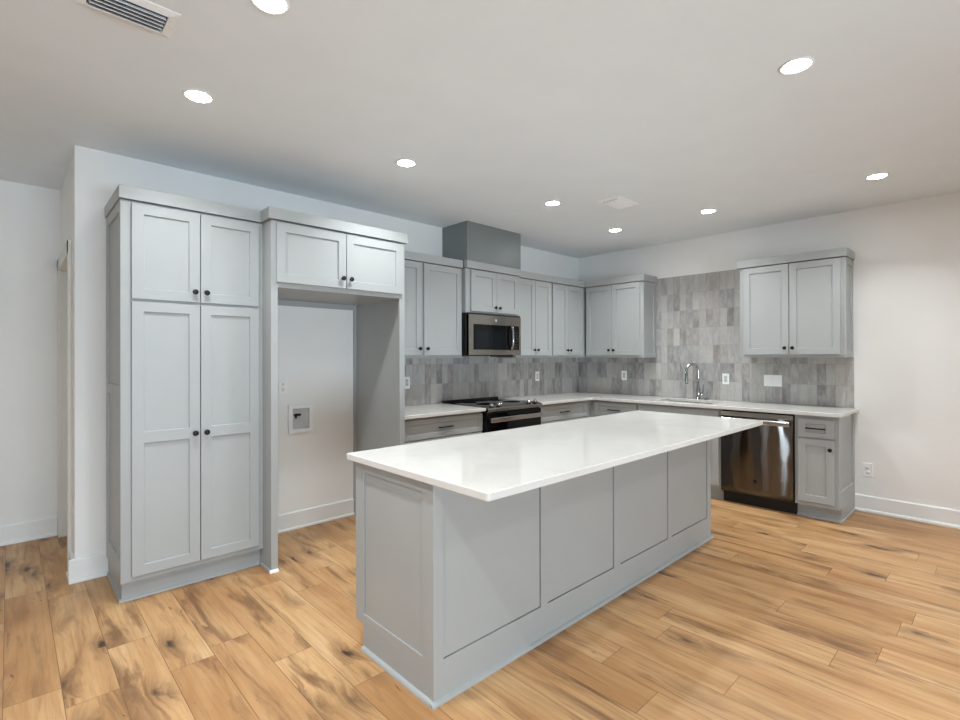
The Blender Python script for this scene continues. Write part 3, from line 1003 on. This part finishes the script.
def framed_panel(fr, a0, a1, z1, openings, z0o, z1o, th, notch=None, rec=0.006, slot=(0, 0, 0), closed=False):
    """sheet with recessed rectangles: openings along a, all between z0o and z1o; notch cuts the bottom corner"""
    m = MB(fr)
    d = th
    az = [a0] + [q for o2 in openings for q in o2] + [a1]
    # bottom rail (optionally notched), top rail, stiles
    if notch:
        na, nz = notch
        m.quad((na, d, 0), (a1, d, 0), (a1, d, z0o), (a0, d, z0o), (a0, d, nz), (na, d, nz))
        m.quad((a0, d, nz), (na, d, nz), (na, 0, nz), (a0, 0, nz))
        m.quad((na, d, nz), (na, d, 0), (na, 0, 0), (na, 0, nz))
        m.quad((a0, d, nz), (a0, d, z1), (a0, 0, z1), (a0, 0, nz))
    else:
        m.quad((a0, d, 0), (a1, d, 0), (a1, d, z0o), (a0, d, z0o))
    if closed:
        m.quad((a1, d, 0), (a1, d, z1), (a1, 0, z1), (a1, 0, 0))
    m.quad((a0, d, z1), (a1, d, z1), (a1, 0, z1), (a0, 0, z1))
    m.quad((a0, d, z1o), (a1, d, z1o), (a1, d, z1), (a0, d, z1))
    for p, q in zip(az[0::2], az[1::2]):
        m.quad((p, d, z0o), (q, d, z0o), (q, d, z1o), (p, d, z1o))
    lo = 0.0006
    for p, q in openings:
        # walls of the opening go straight down; the sheet inside stops short on two sides, leaving a dark reveal
        A = [(p, z0o), (q, z0o), (q, z1o), (p, z1o)]
        for j in range(4):
            k2 = (j + 1) % 4
            m.quad((A[j][0], d, A[j][1]), (A[k2][0], d, A[k2][1]), (A[k2][0], lo, A[k2][1]), (A[j][0], lo, A[j][1]))
        m.quad(*[(u, lo, v) for u, v in A])
        P = (p + slot[0], q - slot[1], z0o + slot[2], z1o)
        B = [(P[0], P[2]), (P[1], P[2]), (P[1], P[3]), (P[0], P[3])]
        for j in range(4):
            k2 = (j + 1) % 4
            m.quad((B[j][0], d - rec, B[j][1]), (B[k2][0], d - rec, B[k2][1]), (B[k2][0], lo, B[k2][1]), (B[j][0], lo, B[j][1]))
        m.quad(*[(u, d - rec, v) for u, v in B])
    return m


fr_end = FS(IX0 + th_, 0)
fr_far = lambda a, d, z: (IX1 - th_ + d, -a, z)
fr_side = FR(0, IY0 + th_)
framed_panel(fr_end, -IY1, -IY0, 0.8835, [(1.866, 2.328)], 0.166, 0.836, th_, notch=(-ITB, ITOE), slot=(0.005, 0, 0)).build('end_panel', 'cabinet_paint', root, weld=False)
framed_panel(fr_far, -IY1, -IY0, 0.8835, [(1.866, 2.328)], 0.166, 0.836, th_, notch=(-ITB, ITOE), slot=(0.005, 0, 0)).build('end_panel', 'cabinet_paint', root, weld=False)
framed_panel(fr_side, IX0, IX1, 0.8835, [(-4.283, -3.673), (-3.618, -3.017), (-2.944, -2.351), (-2.297, -1.722)], 0.164, 0.840, th_, slot=(0, 0.0038, 0.0035)).build('side_panel', 'cabinet_paint', root, weld=False)
qz = [(0, 0), (0.016, 0), (0.015, 0.007), (0.011, 0.013), (0.0, 0.018)]
MB(FR(0, IY0)).prism(qz, IX0 - 0.016, IX1 + 0.016).build('shoe_moulding', 'cabinet_paint', root)
MB(FS(IX0, 0)).prism(qz, -ITB, -IY0).build('shoe_moulding', 'cabinet_paint', root)
MB(lambda a, d, z: (IX1 + d, -a, z)).prism(qz, -ITB, -IY0).build('shoe_moulding', 'cabinet_paint', root)
# aisle side: three cabinet fronts
fr_b = lambda a, d, z: (a, IY1 + d, z)
for q0, q1 in ((-4.32, -3.445), (-3.44, -2.545), (-2.54, -1.665)):
    mm = (q0 + q1) / 2
    drawer(root, fr_b, q0 + 0.004, q1 - 0.004, 0.700, 0.866, 0.0)
    door(root, fr_b, q0 + 0.004, mm - 0.0015, 0.145, 0.690, 0.0, 'l', 0.63)
    door(root, fr_b, mm + 0.0015, q1 - 0.004, 0.145, 0.690, 0.0, 'r', 0.63)

# island top, vertical corners rounded
m = MB()
tx0, tx1, ty0, ty1, rc = -4.360, -1.560, -2.738, -1.7392, 0.014
ring = []
for (cx_, cy_, s0) in ((tx1 - rc, ty1 - rc, 0), (tx0 + rc, ty1 - rc, 90), (tx0 + rc, ty0 + rc, 180), (tx1 - rc, ty0 + rc, 270)):
    for q in range(7):
        th = math.radians(s0 + 15 * q)
        ring.append((cx_ + rc * math.cos(th), cy_ + rc * math.sin(th)))
n_ = len(ring)
i0 = m.add([(p, q, CT0) for p, q in ring] + [(p, q, CT1) for p, q in ring])
m.f.append(tuple(range(i0, i0 + n_)))
m.f.append(tuple(range(i0 + n_, i0 + 2 * n_)))
for j in range(n_):
    m.f.append((i0 + j, i0 + (j + 1) % n_, i0 + n_ + (j + 1) % n_, i0 + n_ + j))
o = m.build('island_countertop', 'quartz', loc=((tx0 + tx1) / 2, (ty0 + ty1) / 2, CT0), bevel=0.0035, seg=3)
tag(o, 'large glossy white quartz slab lying on the kitchen island', 'countertop')

# ------------------------------------------------------------------ outlets and switches
def plate(fr, a, z, kind, label, d=0.0, cat='outlet', gangs=1, group=None):
    w2 = 0.035 + 0.023 * (gangs - 1)
    root = thing('light_switch' if cat == 'switch' else 'power_outlet', fr(a, d, z), label, cat, group)
    MB(fr).box(a - w2, a + w2, d + 0.0003, d + 0.0065, z - 0.0575, z + 0.0575).build('cover_plate', 'plastic_white', root, bevel=0.002)
    for gi in range(gangs):
        ga = a + (gi - (gangs - 1) / 2) * 0.046
        if kind == 'duplex':
            for q in (-0.0205, 0.0205):
                f = MB(fr).lathe((ga, d + 0.0062, z + q), (0, 1, 0), [(0.0165, 0), (0.0165, 0.0016), (0, 0.0016)], 20).build('receptacle', 'plastic_white', root)
                for s2 in (-0.0064, 0.0064):
                    MB(fr).box(ga + s2 - 0.0013, ga + s2 + 0.0013, d + 0.0078, d + 0.0081, z + q - 0.002, z + q + 0.0075).build('slot', 'slot_dark', f)
                MB(fr).lathe((ga, d + 0.0078, z + q - 0.0085), (0, 1, 0), [(0.0026, 0), (0.0026, 0.0003), (0, 0.0003)], 10).build('ground_hole', 'slot_dark', f)
        elif kind == 'decora':
            f = MB(fr).box(ga - 0.0165, ga + 0.0165, d + 0.006, d + 0.0085, z - 0.0335, z + 0.0335).build('receptacle', 'plastic_grey', root, bevel=0.001)
            for q in (-0.0205, 0.0205):
                for s2 in (-0.0064, 0.0064):
                    MB(fr).box(ga + s2 - 0.0011, ga + s2 + 0.0011, d + 0.0084, d + 0.0087, z + q - 0.003, z + q + 0.005).build('slot', 'slot_dark', f)
        else:
            MB(fr).prism([(d + 0.006, z - 0.0335), (d + 0.0115, z - 0.0335), (d + 0.0080, z + 0.0335), (d + 0.006, z + 0.0335)], ga - 0.0165, ga + 0.0165).build('rocker', 'plastic_white', root, bevel=0.0008)
    return root


plate(RW, -3.973, 1.146, 'duplex', 'white duplex outlet inside the refrigerator bay, above the water box')
plate(RW, -2.790, 1.138, 'decora', 'white outlet on the grey tile beside the refrigerator surround', 0.008)
plate(RW, -0.865, 1.146, 'decora', 'white outlet on the grey tile right of the range', 0.008)
plate(SW, 0.691, 1.150, 'decora', 'white outlet on the tile below the wall cabinet beside the inside corner', 0.008)
plate(SW, 1.897, 1.143, 'decora', 'white outlet on the tile just right of the faucet', 0.008)
plate(SW, 2.347, 1.140, 'rocker', 'wide white three-rocker switch plate on the tile above the dishwasher', 0.008, 'switch', 3)
plate(SW, 3.101, 0.372, 'duplex', 'white duplex outlet low on the bare wall beyond the cabinets')

# ------------------------------------------------------------------ refrigerator water box
wa0, wa1, wz0, wz1 = -3.935, -3.735, 0.775, 1.000
root = thing('water_supply_box', (-3.835, 0, wz0), 'white recessed water supply box with dark valve inside the refrigerator bay', 'water box')
m = MB(RW)
fw = 0.030
for p, q, r, s in ((wa0, wa0 + fw, wz0, wz1), (wa1 - fw, wa1, wz0, wz1), (wa0 + fw, wa1 - fw, wz0, wz0 + fw), (wa0 + fw, wa1 - fw, wz1 - fw, wz1)):
    m.box(p, q, 0.0005, 0.030, r, s)
m.build('frame', 'plastic_white', root, bevel=0.0015)
MB(RW).box(wa0 + fw, wa1 - fw, 0.0005, 0.003, wz0 + fw, wz1 - fw).build('back_plate', 'plastic_grey', root)
m = MB(RW).tube([(-3.875, 0.004, 0.915), (-3.875, 0.030, 0.915)], 0.012, 12)
m.tube([(-3.875, 0.022, 0.925), (-3.875, 0.022, 0.890)], 0.008, 12)
vo = m.build('valve', 'brass_valve', root, weld=False)
MB(RW).box(-3.885, -3.840, 0.030, 0.038, 0.910, 0.930).build('valve_handle', 'black_rough', vo, bevel=0.002)

# ------------------------------------------------------------------ ceiling registers
def register(x0, x1, y0, y1, label, turn=1):
    root = thing('ceiling_register', ((x0 + x1) / 2, (y0 + y1) / 2, H), label, 'air vent', 'ceiling air registers')
    ix0, ix1, iy0, iy1 = x0 + 0.034, x1 - 0.034, y0 + 0.034, y1 - 0.034
    m = MB()
    O = [(x0, y0), (x1, y0), (x1, y1), (x0, y1)]
    I = [(ix0, iy0), (ix1, iy0), (ix1, iy1), (ix0, iy1)]
    zo, zi = H - 0.003, H - 0.011
    for j in range(4):
        k2 = (j + 1) % 4
        m.quad((*O[j], H - 0.0003), (*O[k2], H - 0.0003), (*O[k2], zo), (*O[j], zo))
        m.quad((*O[j], zo), (*O[k2], zo), (*I[k2], zi), (*I[j], zi))
        m.quad((*I[j], zi), (*I[k2], zi), (*I[k2], H - 0.0003), (*I[j], H - 0.0003))
    m.build('frame', 'vent_white', root)
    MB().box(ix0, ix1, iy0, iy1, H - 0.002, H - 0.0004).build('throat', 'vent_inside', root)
    n = 5
    for q in range(n):
        yy = iy0 + (iy1 - iy0) * (q + 0.5) / n
        prof = [(0.012, -0.0025), (0.0135, -0.0035), (0.006, -0.0150), (-0.006, -0.0230), (-0.0075, -0.0215), (0.004, -0.0135)]
        f = lambda a, d, z, yy=yy: (a, yy + d * turn, H + z)
        MB(f).prism(prof, ix0 + 0.007, ix1 - 0.007).build('louver', 'vent_white', root)
    for sx in (x0 + 0.017, x1 - 0.017):
        MB().lathe((sx, (y0 + y1) / 2, H - 0.0065), (0, 0, -1), [(0.005, 0), (0.005, 0.0015), (0, 0.0025)], 10).build('screw', 'vent_white', root)
    return root


register(-5.386, -5.076, -1.790, -1.596, 'white ceiling air register at the near left, cut by the top edge of the photo')
register(-1.937, -1.606, -1.780, -1.573, 'white ceiling air register out over the kitchen, beyond the island', -1)

# ------------------------------------------------------------------ ceiling lights
def ceiling_light(x, y, label, boost=1.0):
    root = thing('ceiling_light', (x, y, H), label, 'ceiling light', 'recessed ceiling lights')
    MB().lathe((x, y, H - 0.0003), (0, 0, -1), [(0.070, 0), (0.070, 0.003), (0.066, 0.006), (LAMP_R + 0.001, 0.005), (LAMP_R + 0.001, 0.0)], 40).build('trim_ring', 'trim_paint', root)
    MB().lathe((x, y, H - 0.0004), (0, 0, -1), [(LAMP_R, 0), (LAMP_R, 0.0036), (0, 0.0036)], 40).build('lens', 'led_lens', root)
    d = bpy.data.lights.new('beam', 'AREA')
    d.shape = 'DISK'
    d.size = LAMP_R * 2
    d.spread = math.radians(BEAM_SPREAD)
    d.energy = BEAM_POWER * boost
    d.color = LAMP_COLOR
    bo = bpy.data.objects.new('beam', d)
    bo.location = (0, 0, -0.0065)
    bo.parent = root
    COL.objects.link(bo)
    return root


LIGHTS = [
    (-4.863, -1.170, 'lit recessed ceiling light in front of the pantry cabinet'),
    (-3.598, -1.165, 'lit recessed ceiling light in front of the refrigerator surround'),
    (-2.168, -1.286, 'lit recessed ceiling light in front of the vent chase'),
    (-0.968, -1.157, 'lit recessed ceiling light nearest the inside corner of the room'),
    (-0.948, -2.099, 'lit recessed ceiling light in front of the sink and the tall tile'),
    (-0.935, -3.308, 'lit recessed ceiling light nearest the bare right-hand wall'),
    (-2.962, -3.310, 'lit recessed ceiling light at upper right, over the open floor beside the island'),
    (-4.855, -2.095, 'lit recessed ceiling light cut by the top edge, beside the near air register'),
    (-7.10, 0.55, 'added unseen ceiling light brightening the hall at far left, out of frame'),  # unseen lamp added to brighten the hall wall
    (-5.60, -3.05, 'added unseen ceiling light above and left of the camera, brightening the island end'),  # added lamp with extra power, brightens the island's end panel
    (-4.86, -5.0, 'lit recessed ceiling light behind the camera, toward the left'),
    (-2.96, -5.0, 'lit recessed ceiling light behind the camera, toward the middle'),
    (-0.94, -5.0, 'lit recessed ceiling light behind the camera, toward the right wall'),
]
for x, y, l in LIGHTS:
    ceiling_light(x, y, l, 2.3 if (x, y) == (-5.60, -3.05) else 0.6 if y > 0 else 1.0)
